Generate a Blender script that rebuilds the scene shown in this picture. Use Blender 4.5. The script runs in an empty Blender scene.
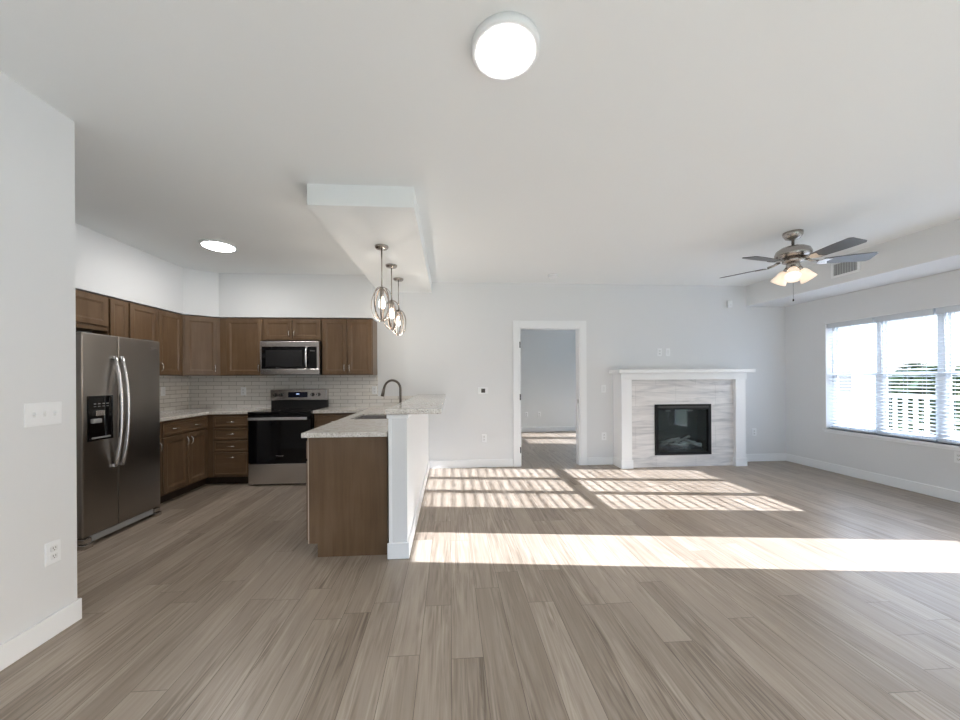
import bpy, bmesh, math, random
from mathutils import Vector, Matrix
random.seed(7)
PI = math.pi
SC = bpy.context.scene
COL = SC.collection

# ---------------------------------------------------------------- camera
cam_d = bpy.data.cameras.new('camera')
cam = bpy.data.objects.new('camera', cam_d)
COL.objects.link(cam)
F_PX, CX, CY = 356.17, 472.8, 378.9
YAW, ROLL, EYE = -0.0643, -0.0059, 1.3102
cam_d.sensor_fit = 'HORIZONTAL'
cam_d.sensor_width = 36.0
cam_d.lens = F_PX / 960 * 36.0
cam_d.shift_x = (480 - CX) / 960
cam_d.shift_y = (CY - 360) / 960
cam_d.clip_start = 0.02
fwd = Vector((-math.sin(YAW), math.cos(YAW), 0))
rt0 = Vector((math.cos(YAW), math.sin(YAW), 0))
up0 = Vector((0, 0, 1))
rt = rt0 * math.cos(ROLL) + up0 * math.sin(ROLL)
up = up0 * math.cos(ROLL) - rt0 * math.sin(ROLL)
cam.matrix_world = Matrix(((rt.x, up.x, -fwd.x, 0), (rt.y, up.y, -fwd.y, 0), (rt.z, up.z, -fwd.z, EYE), (0, 0, 0, 1)))
SC.camera = cam

# ---------------------------------------------------------------- world, sun, exposure
SUN_SLOPE, SUN_TAN = 0.115, 0.35
world = bpy.data.worlds.new('sky')
SC.world = world
world.use_nodes = True
wn = world.node_tree.nodes
wl = world.node_tree.links
wn.clear()
sky = wn.new('ShaderNodeTexSky')
sky.sky_type = 'NISHITA'
sky.sun_disc = False
sky.sun_elevation = math.atan(SUN_TAN)
sky.sun_rotation = math.radians(97)
sky.air_density = 1.0
sky.dust_density = 3.0
sky.ozone_density = 1.0
haze = wn.new('ShaderNodeMixRGB')
haze.inputs[0].default_value = 0.85
haze.inputs[2].default_value = (0.74, 0.95, 1.26, 1)
bg = wn.new('ShaderNodeBackground')
bg.inputs['Strength'].default_value = 3.2
wo = wn.new('ShaderNodeOutputWorld')
wl.new(sky.outputs[0], haze.inputs[1])
wl.new(haze.outputs[0], bg.inputs['Color'])
# overcast veil: brighter overhead than at the horizon
wtc = wn.new('ShaderNodeTexCoord')
wsp = wn.new('ShaderNodeSeparateXYZ')
wmr = wn.new('ShaderNodeMapRange')
wmr.interpolation_type = 'SMOOTHSTEP'
wmr.inputs['From Min'].default_value = 0.05
wmr.inputs['From Max'].default_value = 0.55
wmr.inputs['To Min'].default_value = 0.78
wmr.inputs['To Max'].default_value = 5.6
wl.new(wtc.outputs['Generated'], wsp.inputs[0])
wl.new(wsp.outputs['Z'], wmr.inputs['Value'])
wl.new(wmr.outputs[0], bg.inputs['Strength'])
wl.new(bg.outputs[0], wo.inputs['Surface'])

sun_d = bpy.data.lights.new('sun', 'SUN')
sun_d.energy = 29.0
sun_d.angle = math.radians(0.22)
sun_d.color = (0.94, 0.98, 1.07)
sun = bpy.data.objects.new('sun', sun_d)
COL.objects.link(sun)
sun.location = (12, -1, 6)
sun.rotation_euler = Vector((-1, SUN_SLOPE, -SUN_TAN)).to_track_quat('-Z', 'Y').to_euler()

SC.view_settings.view_transform = 'Standard'
SC.view_settings.look = 'None'
SC.view_settings.gamma = 1.0
SC.view_settings.use_curve_mapping = False
SC.view_settings.exposure = 0.24
SC.cycles.diffuse_bounces = 8
SC.cycles.max_bounces = 16
SC.cycles.transparent_max_bounces = 24
LAMP_STRENGTH = 22.0

# ---------------------------------------------------------------- materials
MATS = {}


def mat(name, color=(0.8, 0.8, 0.8), rough=0.5, metal=0.0, spec=0.5, emit=None, estr=0.0, coat=0.0):
    m = bpy.data.materials.new(name)
    m.use_nodes = True
    b = m.node_tree.nodes['Principled BSDF']
    b.inputs['Base Color'].default_value = (*color, 1)
    b.inputs['Roughness'].default_value = rough
    b.inputs['Metallic'].default_value = metal
    b.inputs['Specular IOR Level'].default_value = spec
    if coat:
        b.inputs['Coat Weight'].default_value = coat
        b.inputs['Coat Roughness'].default_value = 0.1
    if emit:
        b.inputs['Emission Color'].default_value = (*emit, 1)
        b.inputs['Emission Strength'].default_value = estr
    MATS[name] = m
    return m


def nt(m):
    return m.node_tree.nodes, m.node_tree.links, m.node_tree.nodes['Principled BSDF']


def node(N, kind, **kw):
    n = N.new(kind)
    for k, v in kw.items():
        if k.startswith('i_'):
            n.inputs[k[2:].replace('_', ' ')].default_value = v
        else:
            setattr(n, k, v)
    return n


def ramp(N, stops):
    r = N.new('ShaderNodeValToRGB')
    el = r.color_ramp.elements
    while len(el) < len(stops):
        el.new(0.5)
    for e, (p, c) in zip(el, stops):
        e.position = p
        e.color = (*c, 1)
    return r


def paint(name, color, rough=0.75, bump=0.03, scale=220):
    m = mat(name, color, rough, spec=0.25)
    N, L, b = nt(m)
    tc = N.new('ShaderNodeTexCoord')
    n = node(N, 'ShaderNodeTexNoise', i_Scale=scale, i_Detail=3.0)
    bp = node(N, 'ShaderNodeBump', i_Strength=bump, i_Distance=0.01)
    L.new(tc.outputs['Object'], n.inputs['Vector'])
    L.new(n.outputs['Fac'], bp.inputs['Height'])
    L.new(bp.outputs[0], b.inputs['Normal'])
    return m


paint('wall_paint', (0.75, 0.765, 0.78))
paint('ceiling_paint', (0.84, 0.868, 0.88), 0.85)
paint('white_trim', (0.85, 0.87, 0.89), 0.35, 0.01)
paint('grey_blue_paint', (0.78, 0.80, 0.81))
paint('white_plastic', (0.86, 0.88, 0.90), 0.35, 0.0)
mat('ivory_insert', (0.78, 0.795, 0.81), 0.4)
mat('dark_slot', (0.03, 0.03, 0.03), 0.6)
mat('chrome', (0.86, 0.85, 0.83), 0.18, 1.0)
mat('brushed_nickel', (0.43, 0.40, 0.375), 0.24, 1.0)
mat('dark_nickel', (0.17, 0.15, 0.135), 0.28, 1.0)
mat('stainless', (0.62, 0.59, 0.57), 0.27, 1.0)
mat('handle_steel', (0.78, 0.78, 0.80), 0.25, 1.0)
mat('fridge_side', (0.06, 0.058, 0.055), 0.55)
mat('black_glass', (0.004, 0.004, 0.005), 0.06, spec=0.35)
mat('black_plastic', (0.012, 0.012, 0.013), 0.35)
mat('black_metal', (0.008, 0.009, 0.011), 0.5, spec=0.2)
mat('grey_plastic', (0.35, 0.36, 0.37), 0.4)
mat('cabinet_inside', (0.05, 0.03, 0.02), 0.7)
mat('blind_white', (0.64, 0.68, 0.73), 0.5)
mat('cord_grey', (0.50, 0.55, 0.60), 0.7)
mat('vinyl', (0.80, 0.83, 0.86), 0.4)
mat('lamp_disc', (0.9, 0.9, 0.9), 0.5, emit=(1.0, 0.985, 0.96), estr=LAMP_STRENGTH)
mat('kitchen_lamp_disc', (0.9, 0.9, 0.9), 0.5, emit=(1.0, 0.965, 0.93), estr=66.0)
mat('bulb_glow', (1, 1, 1), 0.5, emit=(1.0, 0.90, 0.74), estr=3.5)
mat('fan_bulb_glow', (1, 1, 1), 0.5, emit=(1.0, 0.88, 0.70), estr=1.5)
mat('shade_glass', (0.92, 0.86, 0.80), 0.45, emit=(1.0, 0.74, 0.52), estr=0.55)
mat('display_glow', (0.02, 0.03, 0.08), 0.3, emit=(0.45, 0.6, 1.0), estr=1.2)
mat('display_dark', (0.008, 0.010, 0.03), 0.15)
mat('blade_grey', (0.10, 0.105, 0.115), 0.32)
mat('ring_metal', (0.38, 0.33, 0.30), 0.25, 1.0)
mat('ash_grey', (0.17, 0.18, 0.185), 0.9)
mat('firebox_wall', (0.035, 0.045, 0.045), 0.5)
mat('bark', (0.12, 0.09, 0.06), 0.9)
mat('leaf_green', (0.07, 0.10, 0.035), 0.7)
mat('lawn', (0.075, 0.09, 0.055), 0.9)
mat('deck_concrete', (0.22, 0.215, 0.21), 0.8)
mat('siding_white', (0.56, 0.62, 0.66), 0.6)
mat('sealed_grout', (0.4, 0.38, 0.36), 0.8)

# window glass: mostly clear with a faint mirror
m = bpy.data.materials.new('window_glass')
m.use_nodes = True
N, L = m.node_tree.nodes, m.node_tree.links
N.clear()
tr = node(N, 'ShaderNodeBsdfTransparent')
gl = node(N, 'ShaderNodeBsdfGlossy')
gl.inputs['Roughness'].default_value = 0.02
mx = N.new('ShaderNodeMixShader')
lw = N.new('ShaderNodeLayerWeight')
pw = node(N, 'ShaderNodeMath', operation='POWER')
pw.inputs[1].default_value = 4.0
fa = node(N, 'ShaderNodeMath', operation='MULTIPLY_ADD')
fa.inputs[1].default_value = 0.6
fa.inputs[2].default_value = 0.03
L.new(lw.outputs['Facing'], pw.inputs[0])
L.new(pw.outputs[0], fa.inputs[0])
L.new(fa.outputs[0], mx.inputs[0])
L.new(tr.outputs[0], mx.inputs[1])
L.new(gl.outputs[0], mx.inputs[2])
L.new(mx.outputs[0], N.new('ShaderNodeOutputMaterial').inputs[0])
MATS['window_glass'] = m


def wood(name, c_dark, c_mid, c_light, rough=0.30, axis='Z', scale=1.0):
    m = mat(name, c_mid, rough, spec=0.4)
    N, L, b = nt(m)
    tc = N.new('ShaderNodeTexCoord')
    mp = N.new('ShaderNodeMapping')
    s = {'Z': (22, 22, 1.6), 'X': (1.6, 22, 22), 'Y': (22, 1.6, 22)}[axis]
    mp.inputs['Scale'].default_value = tuple(v * scale for v in s)
    n1 = node(N, 'ShaderNodeTexNoise', i_Scale=1.0, i_Detail=6.0, i_Roughness=0.6, i_Distortion=0.6)
    n2 = node(N, 'ShaderNodeTexNoise', i_Scale=2.2, i_Detail=2.0)
    r = ramp(N, [(0.25, c_dark), (0.5, c_mid), (0.78, c_light)])
    mixv = node(N, 'ShaderNodeMath', operation='MULTIPLY_ADD')
    mixv.inputs[1].default_value = 0.55
    sc = node(N, 'ShaderNodeMath', operation='MULTIPLY')
    sc.inputs[1].default_value = 0.45
    L.new(tc.outputs['Object'], mp.inputs['Vector'])
    L.new(mp.outputs[0], n1.inputs['Vector'])
    L.new(tc.outputs['Object'], n2.inputs['Vector'])
    L.new(n2.outputs['Fac'], sc.inputs[0])
    L.new(n1.outputs['Fac'], mixv.inputs[0])
    L.new(sc.outputs[0], mixv.inputs[2])
    L.new(mixv.outputs[0], r.inputs['Fac'])
    L.new(r.outputs['Color'], b.inputs['Base Color'])
    return m


wood('cabinet_wood', (0.085, 0.049, 0.026), (0.138, 0.084, 0.046), (0.205, 0.135, 0.083))
wood('cabinet_wood_across', (0.085, 0.049, 0.026), (0.138, 0.084, 0.046), (0.205, 0.135, 0.083), axis='X')
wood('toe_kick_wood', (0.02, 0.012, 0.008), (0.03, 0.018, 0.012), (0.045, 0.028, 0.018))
wood('cabinet_edge', (0.42, 0.33, 0.26), (0.50, 0.42, 0.34), (0.58, 0.50, 0.42))
wood('log_grey', (0.08, 0.078, 0.075), (0.32, 0.31, 0.30), (0.80, 0.79, 0.78), 0.9, 'X', 2.0)

# floor planks run along Y
m = mat('floor_planks', (0.2, 0.15, 0.11), 0.40, spec=0.55)
N, L, b = nt(m)
tc = N.new('ShaderNodeTexCoord')
sep = N.new('ShaderNodeSeparateXYZ')
L.new(tc.outputs['Object'], sep.inputs[0])
ROW = 0.150
rowf = node(N, 'ShaderNodeMath', operation='DIVIDE')
rowf.inputs[1].default_value = ROW
L.new(sep.outputs['X'], rowf.inputs[0])
rowi = node(N, 'ShaderNodeMath', operation='FLOOR')
L.new(rowf.outputs[0], rowi.inputs[0])
wnz = N.new('ShaderNodeTexWhiteNoise')
wnz.noise_dimensions = '1D'
L.new(rowi.outputs[0], wnz.inputs['W'])
yo = node(N, 'ShaderNodeMath', operation='MULTIPLY_ADD')
yo.inputs[1].default_value = 9.7
L.new(wnz.outputs['Value'], yo.inputs[0])
L.new(sep.outputs['Y'], yo.inputs[2])
cmb = N.new('ShaderNodeCombineXYZ')
L.new(yo.outputs[0], cmb.inputs['X'])
L.new(sep.outputs['X'], cmb.inputs['Y'])
br = N.new('ShaderNodeTexBrick')
br.offset = 0.0
br.inputs['Color1'].default_value = (0, 0, 0, 1)
br.inputs['Color2'].default_value = (1, 1, 1, 1)
br.inputs['Mortar'].default_value = (0.5, 0.5, 0.5, 1)
br.inputs['Scale'].default_value = 1.0
br.inputs['Mortar Size'].default_value = 0.0011
br.inputs['Mortar Smooth'].default_value = 0.2
br.inputs['Bias'].default_value = 0.0
br.inputs['Brick Width'].default_value = 1.22
br.inputs['Row Height'].default_value = ROW
L.new(cmb.outputs[0], br.inputs['Vector'])
# per-plank shift of the grain
sh = node(N, 'ShaderNodeMath', operation='MULTIPLY')
sh.inputs[1].default_value = 37.0
L.new(br.outputs['Color'], sh.inputs[0])
sh2 = node(N, 'ShaderNodeMath', operation='MULTIPLY_ADD')
sh2.inputs[1].default_value = 3.7
L.new(rowi.outputs[0], sh2.inputs[0])
L.new(sh.outputs[0], sh2.inputs[2])
gv = N.new('ShaderNodeCombineXYZ')
L.new(sep.outputs['X'], gv.inputs['X'])
L.new(sep.outputs['Y'], gv.inputs['Y'])
L.new(sh2.outputs[0], gv.inputs['Z'])
mp = N.new('ShaderNodeMapping')
mp.inputs['Scale'].default_value = (42, 2.0, 1)
L.new(gv.outputs[0], mp.inputs['Vector'])
g1 = node(N, 'ShaderNodeTexNoise', i_Scale=1.0, i_Detail=7.0, i_Roughness=0.62, i_Distortion=1.2)
L.new(mp.outputs[0], g1.inputs['Vector'])
mp2 = N.new('ShaderNodeMapping')
mp2.inputs['Scale'].default_value = (6.0, 0.42, 1)
L.new(gv.outputs[0], mp2.inputs['Vector'])
g2 = node(N, 'ShaderNodeTexNoise', i_Scale=1.0, i_Detail=2.0, i_Distortion=0.9)
L.new(mp2.outputs[0], g2.inputs['Vector'])
# cathedral rings out of the broad noise
cw = node(N, 'ShaderNodeMath', operation='MULTIPLY')
cw.inputs[1].default_value = 70.0
L.new(g2.outputs['Fac'], cw.inputs[0])
cs = node(N, 'ShaderNodeMath', operation='SINE')
L.new(cw.outputs[0], cs.inputs[0])
c1 = node(N, 'ShaderNodeMath', operation='MULTIPLY_ADD')
c1.inputs[1].default_value = 0.05
# streaks fade in and out along the boards
mp3 = N.new('ShaderNodeMapping')
mp3.inputs['Scale'].default_value = (9.0, 0.9, 1)
L.new(gv.outputs[0], mp3.inputs['Vector'])
g3 = node(N, 'ShaderNodeTexNoise', i_Scale=1.0, i_Detail=3.0, i_Distortion=0.5)
L.new(mp3.outputs[0], g3.inputs['Vector'])
amp = node(N, 'ShaderNodeMapRange')
amp.inputs['From Min'].default_value = 0.35
amp.inputs['From Max'].default_value = 0.68
amp.inputs['To Min'].default_value = 0.2
amp.inputs['To Max'].default_value = 1.25
L.new(g3.outputs['Fac'], amp.inputs['Value'])
gc = node(N, 'ShaderNodeMath', operation='SUBTRACT')
gc.inputs[1].default_value = 0.5
L.new(g1.outputs['Fac'], gc.inputs[0])
gm = node(N, 'ShaderNodeMath', operation='MULTIPLY_ADD')
gm.inputs[2].default_value = 0.5
L.new(gc.outputs[0], gm.inputs[0])
L.new(amp.outputs[0], gm.inputs[1])
cm = node(N, 'ShaderNodeMath', operation='MULTIPLY')
L.new(cs.outputs[0], cm.inputs[0])
L.new(amp.outputs[0], cm.inputs[1])
L.new(cm.outputs[0], c1.inputs[0])
L.new(gm.outputs[0], c1.inputs[2])
tone = node(N, 'ShaderNodeMath', operation='MULTIPLY_ADD')
tone.inputs[1].default_value = 0.17
tone.inputs[2].default_value = -0.085
L.new(br.outputs['Color'], tone.inputs[0])
tot = node(N, 'ShaderNodeMath', operation='ADD')
L.new(c1.outputs[0], tot.inputs[0])
L.new(tone.outputs[0], tot.inputs[1])
rp = ramp(N, [(0.20, (0.112, 0.084, 0.062)), (0.43, (0.270, 0.219, 0.172)), (0.57, (0.355, 0.296, 0.240)), (0.80, (0.47, 0.406, 0.338))])
L.new(tot.outputs[0], rp.inputs['Fac'])
mxm = N.new('ShaderNodeMixRGB')
mxm.inputs[2].default_value = (0.09, 0.068, 0.052, 1)
L.new(br.outputs['Fac'], mxm.inputs[0])
L.new(rp.outputs['Color'], mxm.inputs[1])
L.new(mxm.outputs[0], b.inputs['Base Color'])
rr = node(N, 'ShaderNodeMapRange')
rr.inputs['To Min'].default_value = 0.42
rr.inputs['To Max'].default_value = 0.28
L.new(g1.outputs['Fac'], rr.inputs['Value'])
L.new(rr.outputs[0], b.inputs['Roughness'])
bp = node(N, 'ShaderNodeBump', i_Strength=0.05, i_Distance=0.004)
L.new(g1.outputs['Fac'], bp.inputs['Height'])
L.new(bp.outputs[0], b.inputs['Normal'])


def brickmat(name, axis, c1, c2, mortar, bw, rh, ms, rough, ox=0.0, oz=0.0, bump=0.4, offset=0.5):
    m = mat(name, c1, rough, spec=0.5)
    N, L, b = nt(m)
    tc = N.new('ShaderNodeTexCoord')
    sp = N.new('ShaderNodeSeparateXYZ')
    L.new(tc.outputs['Object'], sp.inputs[0])
    cb = N.new('ShaderNodeCombineXYZ')
    ax = node(N, 'ShaderNodeMath', operation='ADD')
    ax.inputs[1].default_value = ox
    az = node(N, 'ShaderNodeMath', operation='ADD')
    az.inputs[1].default_value = oz
    L.new(sp.outputs[axis], ax.inputs[0])
    L.new(sp.outputs['Z'], az.inputs[0])
    L.new(ax.outputs[0], cb.inputs['X'])
    L.new(az.outputs[0], cb.inputs['Y'])
    k = N.new('ShaderNodeTexBrick')
    k.offset = offset
    k.inputs['Color1'].default_value = (*c1, 1)
    k.inputs['Color2'].default_value = (*c2, 1)
    k.inputs['Mortar'].default_value = (*mortar, 1)
    k.inputs['Scale'].default_value = 1.0
    k.inputs['Mortar Size'].default_value = ms
    k.inputs['Mortar Smooth'].default_value = 0.15
    k.inputs['Brick Width'].default_value = bw
    k.inputs['Row Height'].default_value = rh
    L.new(cb.outputs[0], k.inputs['Vector'])
    L.new(k.outputs['Color'], b.inputs['Base Color'])
    bpn = node(N, 'ShaderNodeBump', i_Strength=bump, i_Distance=0.002)
    bpn.invert = True
    L.new(k.outputs['Fac'], bpn.inputs['Height'])
    L.new(bpn.outputs[0], b.inputs['Normal'])
    return m, N, L, b, k, cb


for nm, ax in (('subway_tile', 'X'), ('subway_tile_side', 'Y')):
    brickmat(nm, ax, (0.80, 0.78, 0.75), (0.72, 0.70, 0.665), (0.26, 0.235, 0.21), 0.206, 0.054, 0.0022, 0.14, ox=0.03, oz=-0.914)

# veined grey porcelain of the fireplace
m, N, L, b, k, cb = brickmat('veined_tile', 'X', (1, 1, 1), (0.94, 0.94, 0.94), (0.55, 0.55, 0.56), 0.61, 0.305, 0.0012, 0.3, ox=0.10, oz=0.02, bump=0.2)
mpv = N.new('ShaderNodeMapping')
mpv.inputs['Scale'].default_value = (1.5, 13.0, 1)
mpv.inputs['Rotation'].default_value = (0, 0, 0.06)
L.new(cb.outputs[0], mpv.inputs['Vector'])
nz = node(N, 'ShaderNodeTexNoise', i_Scale=1.0, i_Detail=6.0, i_Roughness=0.6, i_Distortion=0.9)
L.new(mpv.outputs[0], nz.inputs['Vector'])
rv = ramp(N, [(0.30, (0.40, 0.40, 0.42)), (0.42, (0.60, 0.60, 0.61)), (0.52, (0.70, 0.69, 0.69)), (0.7, (0.80, 0.79, 0.79))])
L.new(nz.outputs['Fac'], rv.inputs['Fac'])
mm = N.new('ShaderNodeMixRGB')
mm.blend_type = 'MULTIPLY'
mm.inputs[0].default_value = 1.0
L.new(rv.outputs['Color'], mm.inputs[1])
L.new(k.outputs['Color'], mm.inputs[2])
L.new(mm.outputs[0], b.inputs['Base Color'])

# granite
m = mat('granite', (0.7, 0.67, 0.62), 0.10, spec=0.5)
N, L, b = nt(m)
tc = N.new('ShaderNodeTexCoord')
na = node(N, 'ShaderNodeTexNoise', i_Scale=14.0, i_Detail=6.0, i_Roughness=0.7)
nb = node(N, 'ShaderNodeTexNoise', i_Scale=95.0, i_Detail=3.0, i_Roughness=0.6)
nc = node(N, 'ShaderNodeTexVoronoi', i_Scale=120.0)
for q in (na, nb, nc):
    L.new(tc.outputs['Object'], q.inputs['Vector'])
ra = ramp(N, [(0.30, (0.50, 0.46, 0.42)), (0.44, (0.72, 0.69, 0.645)), (0.62, (0.82, 0.80, 0.765))])
rb = ramp(N, [(0.31, (0.06, 0.05, 0.045)), (0.38, (0.75, 0.72, 0.70)), (0.6, (1, 1, 1))])
rc = ramp(N, [(0.05, (0.35, 0.30, 0.28)), (0.25, (1, 1, 1))])
L.new(na.outputs['Fac'], ra.inputs['Fac'])
L.new(nb.outputs['Fac'], rb.inputs['Fac'])
L.new(nc.outputs['Distance'], rc.inputs['Fac'])
m1 = N.new('ShaderNodeMixRGB'); m1.blend_type = 'MULTIPLY'; m1.inputs[0].default_value = 1
m2 = N.new('ShaderNodeMixRGB'); m2.blend_type = 'MULTIPLY'; m2.inputs[0].default_value = 0.5
L.new(ra.outputs['Color'], m1.inputs[1]); L.new(rb.outputs['Color'], m1.inputs[2])
L.new(m1.outputs[0], m2.inputs[1]); L.new(rc.outputs['Color'], m2.inputs[2])
L.new(m2.outputs[0], b.inputs['Base Color'])

# dark brushed fridge steel
m = mat('dark_stainless', (0.33, 0.305, 0.28), 0.30, 1.0)
N, L, b = nt(m)
tc = N.new('ShaderNodeTexCoord')
mp = N.new('ShaderNodeMapping')
mp.inputs['Scale'].default_value = (2, 2, 260)
nz = node(N, 'ShaderNodeTexNoise', i_Scale=1.0, i_Detail=2.0)
L.new(tc.outputs['Object'], mp.inputs['Vector'])
L.new(mp.outputs[0], nz.inputs['Vector'])
bp = node(N, 'ShaderNodeBump', i_Strength=0.06, i_Distance=0.001)
L.new(nz.outputs['Fac'], bp.inputs['Height'])
L.new(bp.outputs[0], b.inputs['Normal'])

# thick clear glass for firebox and microwave fronts
m = bpy.data.materials.new('tinted_glass')
m.use_nodes = True
N, L = m.node_tree.nodes, m.node_tree.links
N.clear()
tr = node(N, 'ShaderNodeBsdfTransparent')
tr.inputs[0].default_value = (0.75, 0.80, 0.80, 1)
gl = node(N, 'ShaderNodeBsdfGlossy')
gl.inputs['Roughness'].default_value = 0.01
mx = N.new('ShaderNodeMixShader')
lw = N.new('ShaderNodeLayerWeight')
pw = node(N, 'ShaderNodeMath', operation='POWER')
pw.inputs[1].default_value = 4.0
fa = node(N, 'ShaderNodeMath', operation='MULTIPLY_ADD')
fa.inputs[1].default_value = 0.6
fa.inputs[2].default_value = 0.04
L.new(lw.outputs['Facing'], pw.inputs[0])
L.new(pw.outputs[0], fa.inputs[0])
L.new(fa.outputs[0], mx.inputs[0]); L.new(tr.outputs[0], mx.inputs[1]); L.new(gl.outputs[0], mx.inputs[2])
L.new(mx.outputs[0], N.new('ShaderNodeOutputMaterial').inputs[0])
MATS['tinted_glass'] = m


# ---------------------------------------------------------------- mesh helpers
class MB:
    def __init__(s):
        s.bm = bmesh.new()

    def merge(s, tb, M=None):
        if M is not None:
            bmesh.ops.transform(tb, matrix=M, verts=tb.verts)
        tmp = bpy.data.meshes.new('tmp')
        tb.to_mesh(tmp); tb.free()
        s.bm.from_mesh(tmp)
        bpy.data.meshes.remove(tmp)
        return s

    def box(s, x0, x1, y0, y1, z0, z1, bevel=0.0, M=None):
        tb = bmesh.new()
        bmesh.ops.create_cube(tb, size=1)
        for v in tb.verts:
            v.co = Vector((x0 + (v.co.x + .5) * (x1 - x0), y0 + (v.co.y + .5) * (y1 - y0), z0 + (v.co.z + .5) * (z1 - z0)))
        if bevel:
            bmesh.ops.bevel(tb, geom=list(tb.edges), offset=bevel, segments=2, affect='EDGES', profile=0.5)
        bmesh.ops.recalc_face_normals(tb, faces=tb.faces)
        return s.merge(tb, M)

    def prism(s, pts, z0, z1, bevel=0.0, M=None):
        tb = bmesh.new()
        vs = [tb.verts.new((x, y, z0)) for x, y in pts]
        f = tb.faces.new(vs)
        r = bmesh.ops.extrude_face_region(tb, geom=[f])
        bmesh.ops.translate(tb, vec=(0, 0, z1 - z0), verts=[v for v in r['geom'] if isinstance(v, bmesh.types.BMVert)])
        if bevel:
            bmesh.ops.bevel(tb, geom=list(tb.edges), offset=bevel, segments=2, affect='EDGES', profile=0.5)
        bmesh.ops.recalc_face_normals(tb, faces=tb.faces)
        return s.merge(tb, M)

    def lathe(s, prof, seg=32, M=None, smooth=True):
        tb = bmesh.new()
        rings = []
        for r, z in prof:
            if r < 1e-5:
                rings.append([tb.verts.new((0, 0, z))])
            else:
                rings.append([tb.verts.new((r * math.cos(2 * PI * k / seg), r * math.sin(2 * PI * k / seg), z)) for k in range(seg)])
        for a, b in zip(rings, rings[1:]):
            for k in range(seg):
                k2 = (k + 1) % seg
                if len(a) == 1 and len(b) == 1:
                    continue
                if len(a) == 1:
                    f = tb.faces.new((a[0], b[k2], b[k]))
                elif len(b) == 1:
                    f = tb.faces.new((a[k], a[k2], b[0]))
                else:
                    f = tb.faces.new((a[k], a[k2], b[k2], b[k]))
                f.smooth = smooth
        bmesh.ops.recalc_face_normals(tb, faces=tb.faces)
        return s.merge(tb, M)

    def tube(s, pts, r, seg=10, closed=False, flat=None, M=None):
        """round tube along pts; r a number or a list; flat squeezes the section along its binormal"""
        tb = bmesh.new()
        P = [Vector(p) for p in pts]
        n = len(P)
        rings = []
        prev = None
        for i in range(n):
            if closed:
                t = P[(i + 1) % n] - P[i - 1]
            else:
                t = P[min(i + 1, n - 1)] - P[max(i - 1, 0)]
            t.normalize()
            ref = prev if prev is not None else (Vector((0, 0, 1)) if abs(t.z) < .9 else Vector((1, 0, 0)))
            u = ref - t * ref.dot(t)
            u.normalize()
            prev = u
            w = t.cross(u)
            rad = r[i] if isinstance(r, (list, tuple)) else r
            k2 = flat or 1.0
            rings.append([tb.verts.new(P[i] + u * (rad * math.cos(2 * PI * k / seg)) + w * (rad * k2 * math.sin(2 * PI * k / seg))) for k in range(seg)])
        pairs = list(zip(rings, rings[1:]))
        if closed:
            pairs.append((rings[-1], rings[0]))
        for a, b in pairs:
            for k in range(seg):
                f = tb.faces.new((a[k], a[(k + 1) % seg], b[(k + 1) % seg], b[k]))
                f.smooth = True
        if not closed:
            tb.faces.new(rings[0][::-1]); tb.faces.new(rings[-1])
        bmesh.ops.recalc_face_normals(tb, faces=tb.faces)
        return s.merge(tb, M)

    def rings(s, x0, x1, z0, z1, prof, M=None):
        """panelled slab facing -y: prof = [(inset, y)...] from the back edge to the middle, then filled"""
        tb = bmesh.new()
        R = []
        for ins, y in prof:
            R.append([tb.verts.new(c) for c in ((x0 + ins, y, z0 + ins), (x1 - ins, y, z0 + ins), (x1 - ins, y, z1 - ins), (x0 + ins, y, z1 - ins))])
        for a, b in zip(R, R[1:]):
            for k in range(4):
                tb.faces.new((a[k], a[(k + 1) % 4], b[(k + 1) % 4], b[k]))
        tb.faces.new(R[0]); tb.faces.new(R[-1])
        bmesh.ops.recalc_face_normals(tb, faces=tb.faces)
        return s.merge(tb, M)

    def build(s, name, material, parent=None, loc=(0, 0, 0), rotz=0.0, smooth=False):
        me = bpy.data.meshes.new(name)
        s.bm.to_mesh(me); s.bm.free()
        me.materials.append(MATS[material])
        if smooth:
            for p in me.polygons:
                p.use_smooth = True
        o = bpy.data.objects.new(name, me)
        COL.objects.link(o)
        o.location = loc
        o.rotation_euler = (0, 0, rotz)
        if parent is not None:
            o.parent = parent
        return o


def tag(o, label, cat, group=None, kind=None):
    o['label'] = label
    o['category'] = cat
    if group:
        o['group'] = group
    if kind:
        o['kind'] = kind
    return o


def thing(name, label, cat, loc=(0, 0, 0), rotz=0.0, group=None):
    o = bpy.data.objects.new(name, None)
    o.empty_display_size = 0.1
    COL.objects.link(o)
    o.location = loc
    o.rotation_euler = (0, 0, rotz)
    return tag(o, label, cat, group)


def struct(name, mb, material, label, cat, parent=None):
    o = mb.build(name, material, parent)
    if parent is None:
        o['kind'] = 'structure'
        o['label'] = label
        o['category'] = cat
    return o


def children(o):
    return [c for c in bpy.data.objects if c.parent == o]


def copy_tree(o, parent=None):
    kids = children(o)
    c = o.copy()
    COL.objects.link(c)
    if parent is not None:
        c.parent = parent
    for k in kids:
        copy_tree(k, c)
    return c


def text_mesh(body, size, depth, material, name, parent, loc, rot):
    cu = bpy.data.curves.new('txt', 'FONT')
    cu.body = body; cu.size = size; cu.extrude = depth; cu.align_x = 'CENTER'; cu.align_y = 'CENTER'
    to = bpy.data.objects.new('txt', cu)
    COL.objects.link(to)
    dg = bpy.context.evaluated_depsgraph_get()
    me = bpy.data.meshes.new_from_object(to.evaluated_get(dg))
    bpy.data.objects.remove(to)
    me.materials.clear(); me.materials.append(MATS[material])
    o = bpy.data.objects.new(name, me)
    COL.objects.link(o)
    o.parent = parent; o.location = loc; o.rotation_euler = rot
    return o


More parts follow.
